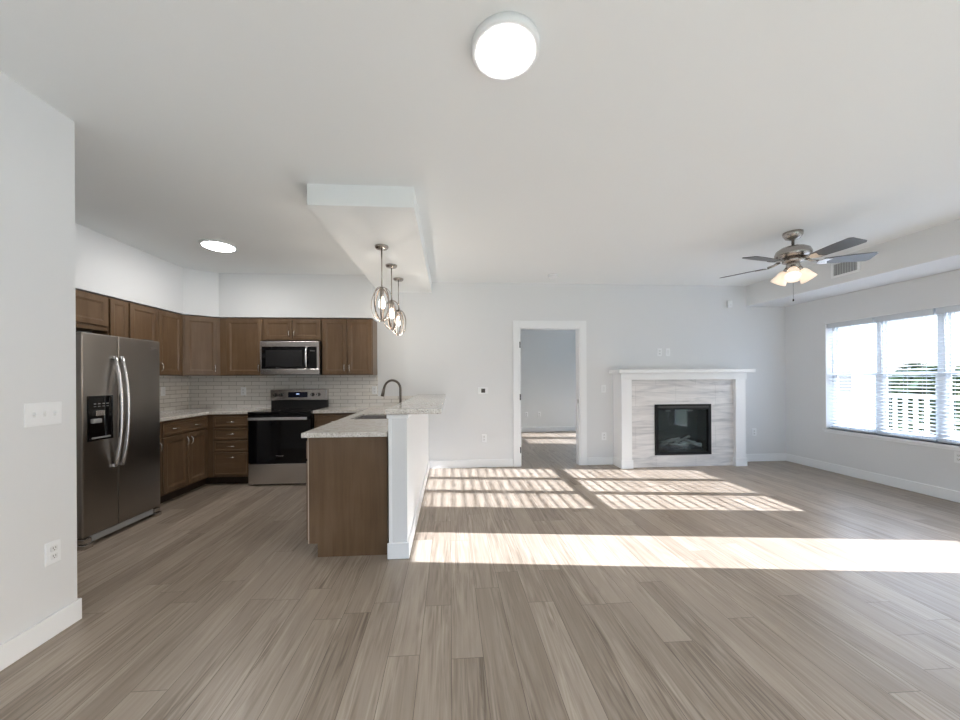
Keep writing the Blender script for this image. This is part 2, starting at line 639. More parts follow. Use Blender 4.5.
# ---------------------------------------------------------------- room dimensions
H = 2.734
D1 = 5.259            # face of the far wall
XR = 5.2565           # face of the window wall
XL = -2.047           # face of the near left wall
XK = -3.67            # kitchen side wall
YS = 2.09             # end of the near left wall
YF = -2.3             # wall behind the viewpoint
TW = 0.12
BED = 8.65            # far wall of the bedroom
SX0, SX1, SY0, SZ = -1.0276, -0.2565, 2.656, 2.58   # dropped beam over the bar
BX, BZ = 4.609, 2.411                                # bulkhead over the windows
FX, FY, FZ = -3.347, 4.926, 2.15                     # furr-down above wall cabinets
DX0, DX1, DZ = 1.040, 1.955, 2.075                   # bedroom doorway

# floor, ceiling
struct('floor', MB().box(XK - .2, XR + .17, YF - .15, BED + .12, -.1, 0), 'floor_planks', 'grey-brown wood plank floor running towards the fireplace', 'floor')
struct('ceiling', MB().box(XK - .2, XR + .17, YF - .15, BED + .12, H, H + .1), 'ceiling_paint', 'white flat ceiling over the whole open room', 'ceiling')

# far wall with the bedroom doorway
w = MB()
w.box(XK - .12, DX0, D1, D1 + TW, 0, H)
w.box(DX1, XR, D1, D1 + TW, 0, H)
w.box(DX0, DX1, D1, D1 + TW, DZ, H)
struct('wall_back', w, 'wall_paint', 'warm grey far wall around the bedroom doorway and fireplace', 'wall')

# window wall
WY0, WY1, WZ0, WZ1 = 2.985, 4.665, 0.585, 2.058       # triple window opening
GY0, GY1, GZ1 = 1.83, 2.53, 2.13                      # glass door opening
SD0, SD1 = -1.75, 0.30                                # unseen sliding door, added so sunlit floor brightens the ceiling
B1, B2 = (6.62, 7.27), (7.45, 8.08)                   # bedroom windows
TR = 0.16
w = MB()
w.box(XR, XR + TR, YF, SD0, 0, H)
w.box(XR, XR + TR, SD0, SD1, GZ1, H)
w.box(XR, XR + TR, SD1, GY0, 0, H)
w.box(XR, XR + TR, GY0, GY1, GZ1, H)
w.box(XR, XR + TR, GY1, WY0, 0, H)
w.box(XR, XR + TR, WY0, WY1, 0, WZ0)
w.box(XR, XR + TR, WY0, WY1, WZ1, H)
w.box(XR, XR + TR, WY1, B1[0], 0, H)
for a, b_ in ((B1[0], B1[1]), (B2[0], B2[1])):
    w.box(XR, XR + TR, a, b_, 0, WZ0)
    w.box(XR, XR + TR, a, b_, WZ1, H)
w.box(XR, XR + TR, B1[1], B2[0], 0, H)
w.box(XR, XR + TR, B2[1], BED, 0, H)
struct('wall_right', w, 'wall_paint', 'warm grey wall holding the triple window with blinds', 'wall')

struct('wall_left', MB().box(XK, XL, YF, YS, 0, H), 'wall_paint', 'pale grey near wall with the triple switch plate', 'wall')
struct('wall_kitchen', MB().box(XK - .12, XK, YF, D1, 0, H), 'wall_paint', 'kitchen side wall behind the refrigerator', 'wall')

# wall behind the viewpoint, wide glazed opening added as daylight fill
FX0, FX1, FZ0, FZ1 = -.6, 4.2, 0.05, 2.1
w = MB()
w.box(XK, FX0, YF - .15, YF, 0, H)
w.box(FX1, XR + TR, YF - .15, YF, 0, H)
w.box(FX0, FX1, YF - .15, YF, 0, FZ0)
w.box(FX0, FX1, YF - .15, YF, FZ1, H)
struct('wall_front', w, 'wall_paint', 'wall behind the viewpoint with a wide glazed opening added for daylight', 'wall')
wf = MB()  # unseen window added to send soft skylight into the room
for x in (FX0, 1.0, 2.6, FX1 - .06):
    wf.box(x, x + .06, YF - .10, YF - .04, FZ0, FZ1)
wf.box(FX0, FX1, YF - .10, YF - .04, FZ0, FZ0 + .06)
wf.box(FX0, FX1, YF - .10, YF - .04, FZ1 - .06, FZ1)
fo = struct('window_7', wf, 'vinyl', 'wide white framed window added behind the viewpoint for soft daylight', 'window')
MB().box(FX0, FX1, YF - .075, YF - .07, FZ0, FZ1).build('pane', 'window_glass', fo)

# bedroom shell
w = MB()
QX0, QX1, QZ0, QZ1 = 3.40, 5.15, .15, 2.45  # unseen window opening, added to let more daylight into the bedroom
w.box(-.5, QX0, BED, BED + TW, 0, H); w.box(QX1, XR, BED, BED + TW, 0, H)
w.box(QX0, QX1, BED, BED + TW, 0, QZ0); w.box(QX0, QX1, BED, BED + TW, QZ1, H)
struct('wall_bedroom_back', w, 'grey_blue_paint', 'cool grey bedroom wall seen through the doorway', 'wall')
struct('wall_bedroom_left', MB().box(-.5, -.38, D1 + TW, BED, 0, H), 'grey_blue_paint', 'cool grey side wall of the bedroom', 'wall')

w = MB()
for x in (QX0, (QX0 + QX1) / 2 - .025, QX1 - .05):
    w.box(x, x + .05, BED + .04, BED + .09, QZ0, QZ1)
w.box(QX0, QX1, BED + .04, BED + .09, QZ0, QZ0 + .05); w.box(QX0, QX1, BED + .04, BED + .09, QZ1 - .05, QZ1)
fo = struct('window_6', w, 'vinyl', 'white framed window added out of sight to brighten the bedroom', 'window')
MB().box(QX0, QX1, BED + .062, BED + .067, QZ0, QZ1).build('pane', 'window_glass', fo)

# dropped beam, bulkhead, furr-down
struct('ceiling_beam', MB().box(SX0, SX1, SY0, D1, SZ, H), 'ceiling_paint', 'white dropped beam over the breakfast bar with three pendants', 'beam')
struct('ceiling_bulkhead', MB().box(BX, XR, YF, D1, BZ, H), 'wall_paint', 'boxed bulkhead over the window wall with a vent grille', 'bulkhead')
DGX, DGY = -3.05, 4.712
w = MB()
w.prism([(XK, YS), (FX, YS), (FX, DGY), (DGX, FY), (-1.046, FY), (-1.046, D1), (XK, D1)], FZ, H)
struct('wall_furr_down', w, 'wall_paint', 'boxed wall section above the kitchen wall cabinets', 'wall')

# bar wall
BL, BR, BF, BT = -0.450, -0.318, 2.64, 1.054
w = MB().box(BL, BR, BF, D1, 0, BT)
bw = struct('wall_bar', w, 'wall_paint', 'white half wall carrying the raised bar top', 'wall')
MB().box(BL - .012, BR + .014, BF - .014, D1, BT - .03, BT, .004).build('cap_molding', 'white_trim', bw)
MB().box(BL, BL + .022, BF - .008, BF, .1, BT - .03).build('corner_strip', 'white_trim', bw)

# baseboards
BH, BD = .115, .013


def board(name, x0, x1, y0, y1, label):
    struct(name, MB().box(x0, x1, y0, y1, 0, BH, .003), 'white_trim', label, 'baseboard')


board('baseboard_back', BR + .016, DX0 - .106, D1 - BD, D1, 'white baseboard between bar wall and doorway')
board('baseboard_door', DX1 + .106, 2.474, D1 - BD, D1, 'white baseboard between doorway and fireplace')
board('baseboard_corner', 4.365, XR, D1 - BD, D1, 'white baseboard between fireplace and window wall')
w = MB()
w.box(XR - BD, XR, GY1 + .09, D1 - BD, 0, BH, .003)
w.box(XR - BD, XR, SD1 + .01, GY0 - .09, 0, BH, .003)
struct('baseboard_right', w, 'white_trim', 'white baseboard under the triple window', 'baseboard')
w = MB()
w.box(XL, XL + BD, YF, YS + BD, 0, BH, .003)
w.box(XK, XL, YS, YS + BD, 0, BH, .003)
struct('baseboard_left', w, 'white_trim', 'white baseboard of the near left wall', 'baseboard')
w = MB()
w.box(BL - .012, BR + .014, BF - .014, BF, 0, BH, .003)
w.box(BR, BR + .014, BF, D1 - BD, 0, BH, .003)
struct('baseboard_bar', w, 'white_trim', 'white baseboard wrapping the half wall of the bar', 'baseboard')
board('baseboard_bedroom', -.38, XR, BED - BD, BED, 'white baseboard on the bedroom wall beyond the doorway')

# ---------------------------------------------------------------- doorway
w = MB()
cw_ = .100
w.box(DX0 - cw_, DX0 - .004, D1 - .018, D1, 0, DZ + cw_, .003)
w.box(DX1 + .004, DX1 + cw_, D1 - .018, D1, 0, DZ + cw_, .003)
w.box(DX0 - .004, DX1 + .004, D1 - .018, D1, DZ + .004, DZ + cw_, .003)
dr = struct('door_1', w, 'white_trim', 'white cased doorway into the bedroom', 'door')
w = MB()
w.box(DX0 - .004, DX0 + .016, D1 - .004, D1 + TW, 0, DZ)
w.box(DX1 - .016, DX1 + .004, D1 - .004, D1 + TW, 0, DZ)
w.box(DX0 + .016, DX1 - .016, D1 - .004, D1 + TW, DZ - .016, DZ + .004)
w.box(DX0 + .016, DX0 + .028, D1 + .045, D1 + .08, 0, DZ - .016)
w.box(DX1 - .028, DX1 - .016, D1 + .045, D1 + .08, 0, DZ - .016)
w.build('jamb', 'white_trim', dr)
for z in (.20, .99, 1.77):
    MB().box(DX0 - .006, DX0 + .012, D1 - .014, D1 - .002, z, z + .09).build('hinge', 'black_metal', dr)
MB().box(DX1 - .019, DX1 - .014, D1 + .015, D1 + .04, .93, .99).build('strike_plate', 'brushed_nickel', dr)


# ---------------------------------------------------------------- windows with blinds
def window_unit(name, y0, y1, label):
    """double hung sash unit between y0 and y1"""
    xo, xi = XR + TR - .01, XR + .095
    t = .035
    w = MB()
    w.box(xi, xo, y0, y0 + t, WZ0, WZ1)
    w.box(xi, xo, y1 - t, y1, WZ0, WZ1)
    w.box(xi, xo, y0 + t, y1 - t, WZ1 - t, WZ1)
    w.box(xi, xo, y0 + t, y1 - t, WZ0, WZ0 + t)
    o = struct(name, w, 'vinyl', label, 'window')
    zm = 1.345
    for nm, za, zb, xa in (('lower_sash', WZ0 + t, zm + .02, xi + .008), ('upper_sash', zm - .02, WZ1 - t, xi + .034)):
        f = .022
        s = MB()
        s.box(xa, xa + .024, y0 + t, y0 + t + f, za, zb)
        s.box(xa, xa + .024, y1 - t - f, y1 - t, za, zb)
        s.box(xa, xa + .024, y0 + t + f, y1 - t - f, za, za + f + .012)
        s.box(xa, xa + .024, y0 + t + f, y1 - t - f, zb - f - .012, zb)
        so = s.build(nm, 'vinyl', o)
        MB().box(xa + .010, xa + .014, y0 + t + f, y1 - t - f, za + f, zb - f).build('pane', 'window_glass', so)
    return o


u = (WY1 - WY0) / 3
for k in range(3):
    window_unit('window_%d' % (k + 1), WY1 - (k + 1) * u, WY1 - k * u,
                ['white double-hung sash nearest the fireplace corner', 'white double-hung sash in the middle of three', 'white double-hung sash cut by the picture edge'][k])
window_unit('window_4', B1[0], B1[1], 'bedroom sash nearer the doorway wall')
window_unit('window_5', B2[0], B2[1], 'bedroom sash nearer the far bedroom wall')
# sill and thin side returns
w = MB()
w.box(XR - .022, XR + .10, WY0 - .03, WY1 + .03, WZ0 - .028, WZ0, .004)
w.box(XR - .014, XR, WY0 - .01, WY1 + .01, WZ0 - .05, WZ0 - .028, .003)
struct('trim_1', w, 'white_trim', 'white window sill under the triple window', 'sill')
w = MB()
w.box(XR - .004, XR + .095, WY1 - .008, WY1, WZ0, WZ1)
w.box(XR - .004, XR + .095, WY0, WY0 + .008, WZ0, WZ1)
w.box(XR - .004, XR + .095, WY0 + .008, WY1 - .008, WZ1 - .008, WZ1)
struct('trim_2', w, 'white_trim', 'white return lining the triple window opening', 'trim')


def blind(y0, y1, label, group):
    yc, wd = (y0 + y1) / 2, (y1 - y0)
    t = thing('window_blind', label, 'blind', (XR + .052, yc, WZ0), 0, group)
    ht = WZ1 - WZ0
    hw = wd / 2 - .012
    MB().box(-.042, -.030, -hw - .004, hw + .004, ht - .075, ht - .009, .002).build('valance', 'blind_white', t)
    MB().box(-.024, .024, -hw, hw, ht - .05, ht - .010).build('headrail', 'blind_white', t)
    MB().box(-.024, .024, -hw, hw, .012, .030, .003).build('bottom_rail', 'blind_white', t)
    s = MB()
    pitch, tilt = .0415, math.radians(11.5)
    z = .058
    while z < ht - .085:
        M = Matrix.Translation((0, 0, z)) @ Matrix.Rotation(-tilt, 4, 'Y')
        s.box(-.0245, .0245, -hw, hw, -.0014, .0014, 0, M)
        z += pitch
    s.build('slats', 'blind_white', t)
    for f in (-.62, 0, .62):
        c = MB()
        c.box(-.0262, -.0250, f * hw - .0015, f * hw + .0015, .02, ht - .05)
        c.box(.0250, .0262, f * hw - .0015, f * hw + .0015, .02, ht - .05)
        c.build('ladder_cord', 'cord_grey', t)
    MB().tube([(-.036, hw - .06, ht - .07), (-.037, hw - .06, ht - .70)], .004, 8).build('tilt_wand', 'blind_white', t)
    return t


names = ['white slatted blind nearest the fireplace corner', 'white slatted blind in the middle of the three windows', 'white slatted blind at the picture edge']
for k in range(3):
    blind(WY1 - (k + 1) * u + (.0 if k < 2 else .01), WY1 - k * u - (.01 if k == 0 else 0), names[k], 'window blinds')
blind(B1[0], B1[1], 'bedroom window blind nearer the doorway wall', 'bedroom blinds')
blind(B2[0], B2[1], 'bedroom window blind nearer the far bedroom wall', 'bedroom blinds')

# glazed balcony door, beyond the picture edge, source of the broad sun patch
w = MB()
w.box(XR + .05, XR + .15, GY0, GY0 + .03, 0, GZ1)
w.box(XR + .05, XR + .15, GY1 - .03, GY1, 0, GZ1)
w.box(XR + .05, XR + .15, GY0 + .03, GY1 - .03, GZ1 - .03, GZ1)
g = struct('door_2', w, 'white_trim', 'white glazed balcony door beyond the picture edge', 'door')
w = MB()
w.box(XR + .08, XR + .12, GY0 + .03, GY0 + .10, .01, GZ1 - .03)
w.box(XR + .08, XR + .12, GY1 - .10, GY1 - .03, .01, GZ1 - .03)
w.box(XR + .08, XR + .12, GY0 + .10, GY1 - .10, .01, .20)
w.box(XR + .08, XR + .12, GY0 + .10, GY1 - .10, GZ1 - .155, GZ1 - .03)
w.build('sash', 'white_trim', g)
MB().box(XR + .098, XR + .102, GY0 + .10, GY1 - .10, .20, GZ1 - .155).build('pane', 'window_glass', g)
w = MB()
for a, b_ in ((GY0 - .085, GY0), (GY1, GY1 + .085)):
    w.box(XR - .018, XR, a, b_, 0, GZ1 + .085, .003)
w.box(XR - .018, XR, GY0, GY1, GZ1, GZ1 + .085, .003)
w.build('casing', 'white_trim', g)

w = MB()  # sliding door added out of view, its sun bounces up to the ceiling
for a in (SD0, (SD0 + SD1) / 2 - .04, SD1 - .07):
    w.box(XR + .04, XR + .12, a, a + .07, 0, GZ1)
w.box(XR + .04, XR + .12, SD0, SD1, 0, .06)
w.box(XR + .04, XR + .12, SD0, SD1, GZ1 - .06, GZ1)
g = struct('added_door_3', w, 'vinyl', 'white sliding glass door added behind the viewpoint to brighten the ceiling', 'door')
MB().box(XR + .078, XR + .082, SD0, SD1, .06, GZ1 - .06).build('pane', 'window_glass', g)

# ---------------------------------------------------------------- kitchen cabinets
WOOD, WOODX = 'cabinet_wood', 'cabinet_wood_across'
DT = .019
DOOR_PROF = [(0, 0), (0, -DT + .003), (.003, -DT), (.050, -DT), (.054, -DT + .004), (.058, -DT + .0045), (.066, -DT + .009), (.070, -DT + .009)]
DRW_PROF = [(0, 0), (0, -DT + .003), (.003, -DT), (.022, -DT), (.028, -DT + .006), (.032, -DT + .006)]


def pull(parent, x, y, z, vertical, ln=.10):
    d = .5 * ln
    pts, rad = [], []
    for k in range(13):
        a = -1 + k / 6
        out = -.030 * (1 - abs(a) ** 3.2)
        rad.append(.0042 + .0022 * (abs(a) ** 3))
        p = a * d
        pts.append((0, out, p) if vertical else (p, out, 0))
    mb = MB().tube(pts, rad, 8)
    return mb.build('pull', 'chrome', parent, (x, y, z))


def cab_door(parent, x0, x1, z0, z1, pull_at=None, ln=.10, name='door'):
    """pull_at: ('L'|'R', 'T'|'B')"""
    prof = DOOR_PROF if min(x1 - x0, z1 - z0) > .2 else [(i * .8, y) for i, y in DOOR_PROF]
    d = MB().rings(x0, x1, z0, z1, prof).build(name, WOOD, parent)
    if pull_at:
        sx = x0 + .030 if pull_at[0] == 'L' else x1 - .030
        sz = z1 - .085 if pull_at[1] == 'T' else z0 + .085
        pull(d, sx, -DT + .002, sz, True, ln)
    return d


def drawer(parent, x0, x1, z0, z1, pulls=(.5,), zf=.5):
    d = MB().rings(x0, x1, z0, z1, DRW_PROF).build('drawer', WOODX, parent)
    for f in pulls:
        pull(d, x0 + f * (x1 - x0), -DT + .002, z0 + zf * (z1 - z0), False)
    return d


def carcass(parent, w_, dep, z0, z1, mt=WOOD):
    return MB().box(0, w_, 0, dep, z0, z1, .0015).build('body', mt, parent)


CZ0, CZ1 = 1.374, 2.138
UG = 'wall cabinets of the kitchen'
LD = .304   # depth available behind the face
fxc = FX - .018   # face frame plane, doors finish flush with the furr-down
fyc = FY + .018
# left run (rotated so that x runs along +Y)
t = thing('wall_cabinet', 'short brown wall cabinet over the refrigerator', 'cabinet', (fxc, 2.83, 0), PI / 2, UG)
carcass(t, .905, LD, 1.80, CZ1)
cab_door(t, .012, .448, 1.845, CZ1 - .012); cab_door(t, .455, .893, 1.845, CZ1 - .012)
t = thing('wall_cabinet', 'narrow single-door wall cabinet beside the refrigerator top', 'cabinet', (fxc, 3.738, 0), PI / 2, UG)
carcass(t, .214, LD, CZ0, CZ1)
cab_door(t, .010, .204, CZ0 + .012, CZ1 - .012, ('R', 'B'))
t = thing('wall_cabinet', 'two-door wall cabinet between refrigerator and angled corner cabinet', 'cabinet', (fxc, 3.955, 0), PI / 2, UG)
carcass(t, .747, LD, CZ0, CZ1)
cab_door(t, .010, .366, CZ0 + .012, CZ1 - .012, ('R', 'B')); cab_door(t, .374, .736, CZ0 + .012, CZ1 - .012, ('L', 'B'))
# angled corner cabinet
ang = math.atan2(FY - DGY, DGX - FX)
dlen = math.hypot(FY - DGY, DGX - FX)
t = thing('wall_cabinet', 'angled wall cabinet across the kitchen corner', 'cabinet', (FX, DGY, 0), ang, UG)
MI = Matrix.Rotation(-ang, 4, 'Z') @ Matrix.Translation((-FX, -DGY, 0))


def toloc(p):
    v = MI @ Vector((p[0], p[1], 0))
    return (v.x, v.y)


off = .018
nx, ny = -math.sin(ang) * off, math.cos(ang) * off
MB().prism([toloc(p) for p in ((FX + nx, DGY + ny - .012), (DGX + nx + .012, FY + ny), (DGX, D1 - .004), (XK + .004, D1 - .004), (XK + .004, DGY))], CZ0, CZ1).build('body', WOOD, t)
d = cab_door(t, .012, dlen - .012, CZ0 + .012, CZ1 - .012, ('R', 'B'))
d.location = (0, off, 0)
# back run
t = thing('wall_cabinet', 'single-door wall cabinet between corner cabinet and microwave', 'cabinet', (DGX, fyc, 0), 0, UG)
carcass(t, .560, LD, CZ0, CZ1)
cab_door(t, .088, .545, CZ0 + .012, CZ1 - .012, ('R', 'B'))
t = thing('wall_cabinet', 'short two-door wall cabinet above the microwave', 'cabinet', (-2.488, fyc, 0), 0, UG)
carcass(t, .757, LD, 1.835, CZ1)
cab_door(t, .008, .375, 1.847, CZ1 - .012, ('R', 'B'), .085); cab_door(t, .382, .749, 1.847, CZ1 - .012, ('L', 'B'), .085)
t = thing('wall_cabinet', 'two-door wall cabinet at the end by the pendants', 'cabinet', (-1.729, fyc, 0), 0, UG)
carcass(t, .680, LD, CZ0, CZ1)
cab_door(t, .012, .336, CZ0 + .012, CZ1 - .012, ('R', 'B')); cab_door(t, .344, .668, CZ0 + .012, CZ1 - .012, ('L', 'B'))

# base cabinets
BG = 'base cabinets of the kitchen'
BTOP = .885
BX0 = -3.015     # face plane of the left run
BY0 = 4.645      # face plane of the back run


def base(label, loc, rotz, w_, dep, front=None):
    t = thing('base_cabinet', label, 'cabinet', loc, rotz, BG)
    carcass(t, w_, dep, .10, BTOP)
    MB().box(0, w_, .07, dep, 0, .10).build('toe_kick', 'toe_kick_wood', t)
    return t


t = base('narrow base cabinet squeezed beside the refrigerator', (BX0, 3.70, 0), PI / 2, .212, .60)
drawer(t, .010, .202, .725, .858); cab_door(t, .010, .202, .125, .708, ('R', 'T'))
t = base('two-door base cabinet with one wide two-pull drawer', (BX0, 3.915, 0), PI / 2, .705, .60)
drawer(t, .014, .685, .725, .858, (.25, .75)); cab_door(t, .014, .369, .125, .708, ('R', 'T')); cab_door(t, .376, .685, .125, .708, ('L', 'T'))
# blind corner
t = thing('base_cabinet', 'dark corner filler between door cabinet and drawer stack', 'cabinet', (BX0, 4.62, 0), 0, BG)
MB().prism([(0, 0), (0, .025), (.062, .025), (.062, .60), (-.60, .60), (-.60, 0)], .10, BTOP).build('body', WOOD, t)
MB().prism([(-.07, 0), (-.07, .095), (.062, .095), (.062, .60), (-.60, .60), (-.60, 0)], 0, .10).build('toe_kick', 'toe_kick_wood', t)
t = base('four-drawer base cabinet left of the stove', (-2.952, BY0, 0), 0, .460, .60)
for a, b_ in ((.728, .858), (.572, .712), (.424, .556), (.125, .408)):
    drawer(t, .010, .430, a, b_, (.5,), .5 if b_ - a < .2 else .80)
t = base('base cabinet between stove and peninsula', (-1.726, BY0, 0), 0, .676, .60)
drawer(t, .010, .50, .705, .858); cab_door(t, .010, .50, .125, .690, ('L', 'T'))
# peninsula units, facing the stove
PX, PY = -1.046, 2.700
t = thing('base_cabinet', 'peninsula cabinet ending in a flat brown side panel', 'cabinet', (PX, PY + .80, 0), -PI / 2, BG)
carcass(t, .79, .572, .10, BTOP)
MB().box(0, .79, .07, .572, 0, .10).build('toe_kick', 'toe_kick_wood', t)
MB().prism([(0, .10), (.065, .10), (.065, 0), (.575, 0), (.575, BTOP), (0, BTOP)], 0, .012, 0,
           Matrix(((0, 0, 1, .789), (1, 0, 0, 0), (0, 1, 0, 0), (0, 0, 0, 1)))).build('side_panel', WOOD, t)
MB().box(.786, .8018, -.004, .004, .10, BTOP).build('edge_strip', 'cabinet_edge', t)
drawer(t, .40, .79, .725, .858); cab_door(t, .40, .79, .125, .708, ('L', 'T'))
drawer(t, .01, .39, .725, .858); cab_door(t, .01, .39, .125, .708, ('R', 'T'))
t = thing('base_cabinet', 'sink base cabinet in the middle of the peninsula', 'cabinet', (PX, 4.42, 0), -PI / 2, BG)
w = MB()
w.box(0, .915, 0, .018, .10, BTOP); w.box(0, .915, .552, .572, .10, BTOP)
w.box(0, .018, .018, .552, .10, BTOP); w.box(.897, .915, .018, .552, .10, BTOP); w.box(.018, .897, .018, .552, .10, .118)
w.build('body', WOOD, t)
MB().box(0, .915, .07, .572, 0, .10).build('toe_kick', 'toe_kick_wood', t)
cab_door(t, .01, .455, .125, .858, ('R', 'T')); cab_door(t, .46, .905, .125, .858, ('L', 'T'))

# backsplash
struct('wall_backsplash', MB().box(XK + .008, -1.045, D1 - .008, D1, .914, CZ0 + .002), 'subway_tile', 'off-white subway tile behind stove and counters', 'backsplash')
struct('trim_3', MB().box(-1.045, BL, D1 - .008, D1, .914, 1.068), 'subway_tile', 'low strip of subway tile behind the peninsula', 'backsplash')
struct('wall_backsplash_side', MB().box(XK, XK + .008, 3.70, D1, .914, CZ0 + .002), 'subway_tile_side', 'off-white subway tile beside the refrigerator', 'backsplash')

# countertops
CT0, CT1 = .888, .923
CE = BY0 - .032
t = MB().prism([(XK + .01, 3.70), (BX0 + .034, 3.70), (BX0 + .034, CE), (-2.492, CE), (-2.492, D1 - .010), (XK + .01, D1 - .010)], CT0, CT1, .004).build('countertop', 'granite')
tag(t, 'speckled granite counter running from refrigerator around to the stove', 'countertop')
SKX0, SKX1, SKY0, SKY1 = -.985, -.60, 3.55, 4.10
PL, PR_ = -1.082, BL - .013
w = MB()
# built from slabs that meet flush around the sink cut-out
w.box(PL, PR_, 2.662, SKY0, CT0, CT1, .003)
w.box(PL, SKX0, SKY0, SKY1, CT0, CT1)
w.box(SKX1, PR_, SKY0, SKY1, CT0, CT1)
w.box(PL, PR_, SKY1, CE, CT0, CT1)
w.box(-1.728, PR_, CE, D1 - .010, CT0, CT1)
tag(w.build('countertop', 'granite'), 'speckled granite peninsula counter around the sink', 'countertop')
tag(MB().prism([(-.468, 2.612), (-.062, 2.612), (-.062, D1 - .004), (-.468, D1 - .004)], 1.056, 1.091, .005).build('bar_top', 'granite'),
    'raised speckled granite bar top on the white half wall', 'countertop')
# sink
t = thing('sink', 'stainless undermount sink sunk into the peninsula counter', 'sink', ((SKX0 + SKX1) / 2, (SKY0 + SKY1) / 2, .70))
hx, hy = (SKX1 - SKX0) / 2 - .001, (SKY1 - SKY0) / 2 - .001
w = MB()
w.box(-hx, hx, -hy, hy, 0, .004)
w.box(-hx, -hx + .004, -hy, hy, .004, .205); w.box(hx - .004, hx, -hy, hy, .004, .205)
w.box(-hx, hx, -hy, -hy + .004, .004, .205); w.box(-hx, hx, hy - .004, hy, .004, .205)
w.build('basin', 'stainless', t)
MB().lathe([(0, .0045), (.03, .0045), (.042, .007), (.042, .004)], 24).build('drain', 'chrome', t)
# faucet
t = thing('faucet', 'gooseneck pull-down faucet behind the peninsula sink', 'faucet', (-.525, 3.83, CT1))
MB().lathe([(0, 0), (.030, 0), (.030, .008), (.024, .016), (.021, .07), (.016, .085), (0, .085)], 24).build('base', 'dark_nickel', t)
pts = [(0, 0, .08), (0, 0, .20), (0, 0, .285)]
for k in range(1, 13):
    a = PI * k / 12 * 0.90
    pts.append((-.085 + .085 * math.cos(a), 0, .285 + .092 * math.sin(a)))
pts.append((pts[-1][0] - .008, 0, pts[-1][2] - .03))
MB().tube(pts, .0125, 12).build('spout', 'dark_nickel', t)
ex, ez = pts[-1][0], pts[-1][2]
MB().tube([(ex, 0, ez + .005), (ex - .008, 0, ez - .035), (ex - .017, 0, ez - .075)], [.014, .0165, .0185], 12).build('spray_head', 'dark_nickel', t)
MB().tube([(.015, 0, .05), (.045, -.01, .06), (.06, -.05, .085)], [.009, .007, .006], 10).build('lever', 'dark_nickel', t)

# ---------------------------------------------------------------- refrigerator (front faces +X)
FW, FTOP = .745, 1.692
t = thing('refrigerator', 'dark stainless side-by-side refrigerator with ice dispenser', 'refrigerator', (-2.836, 2.937, 0), PI / 2)
MB().box(.004, FW - .004, .065, .76, .03, FTOP - .012, .004).build('body', 'fridge_side', t)
SPL = .301
d1 = MB().box(.0, SPL - .003, .0, .060, .088, FTOP, .008)
dl = d1.build('freezer_door', 'dark_stainless', t)
d2 = MB().box(SPL + .003, FW, .0, .060, .088, FTOP, .008)
drr = d2.build('fridge_door', 'dark_stainless', t)
MB().box(SPL - .0028, SPL + .0028, .012, .062, .09, FTOP - .004).build('lit_door_gasket', 'white_plastic', t)  # white gasket colour paints the light caught by the door edge
for par, hx_ in ((dl, SPL - .042), (drr, SPL + .022)):
    pts, rad = [], []
    for k in range(17):
        a = -1 + k / 8
        pts.append((hx_, -.014 - .050 * (1 - abs(a) ** 2.4), 1.055 + a * .455))
    h_ = MB().tube(pts, .0125, 12, flat=1.25)
    h_.box(hx_ - .014, hx_ + .014, -.022, .002, 1.055 - .468, 1.055 - .442, .003)
    h_.box(hx_ - .014, hx_ + .014, -.022, .002, 1.055 + .442, 1.055 + .468, .003)
    h_.build('handle', 'handle_steel', par)
# dispenser
dp = MB().rings(.040, .250, .833, 1.192, [(0, 0), (0, -.006), (.004, -.008), (.014, -.008), (.016, -.004)]).build('dispenser', 'black_glass', dl)
MB().box(.070, .220, -.012, -.004, .850, .862).build('drip_tray', 'grey_plastic', dp)
MB().box(.095, .165, -.020, -.004, 1.03, 1.075, .004).build('ice_chute', 'stainless', dp)
MB().box(.06, .13, -.030, -.004, .975, 1.01, .004).build('paddle', 'grey_plastic', dp)
w = MB()
for k in range(4):
    w.box(.085 + .035 * k, .103 + .035 * k, -.0095, -.007, 1.125, 1.131)
    w.box(.085 + .035 * k, .103 + .035 * k, -.0095, -.007, 1.105, 1.108)
w.build('control_marks', 'grey_plastic', dp)
text_mesh('Whirlpool', .019, .0006, 'handle_steel', 'logo', drr, (.665 - .0, -.001, 1.612), (PI / 2, 0, 0))
MB().box(.06, FW - .06, .020, .06, .030, .080, .003).build('kick_grille', 'grey_plastic', t)
for x in (.003, FW - .073):
    w = MB()
    w.box(x, x + .07, -.012, .05, .0, .036, .004)
    w.box(x + .006, x + .064, -.004, .05, .042, .080, .004)
    w.build('foot_bracket', 'stainless', t)
for x in (.02, FW - .12):
    MB().box(x, x + .10, .035, .13, FTOP - .012, FTOP + .010, .004).build('hinge_cover', 'black_plastic', t)

# ---------------------------------------------------------------- stove
t = thing('stove', 'stainless electric stove with black glass oven door', 'stove', (-2.488, 4.560, 0))
SWD = .756
MB().box(.004, SWD - .004, .045, .66, .04, .895).build('body', 'black_plastic', t)
MB().box(.0, SWD, .0, .045, .022, .272, .004).build('storage_drawer', 'stainless', t)
MB().box(.03, SWD - .03, .06, .60, 0, .04).build('plinth', 'black_plastic', t)
ov = MB().box(.0, SWD, -.002, .045, .280, .882, .005).build('oven_door', 'black_glass', t)
w = MB()
w.box(.025, SWD - .025, -.062, -.040, .818, .855, .006)
w.box(.035, .060, -.042, .0, .824, .849); w.box(SWD - .060, SWD - .035, -.042, .0, .824, .849)
w.build('handle', 'handle_steel', ov)
text_mesh('Whirlpool', .022, .0005, 'handle_steel', 'logo', ov, (SWD / 2, -.003, .372), (PI / 2, 0, 0))
MB().box(-.002, SWD + .002, -.01, .60, .889, .917, .003).build('cooktop', 'black_glass', t)
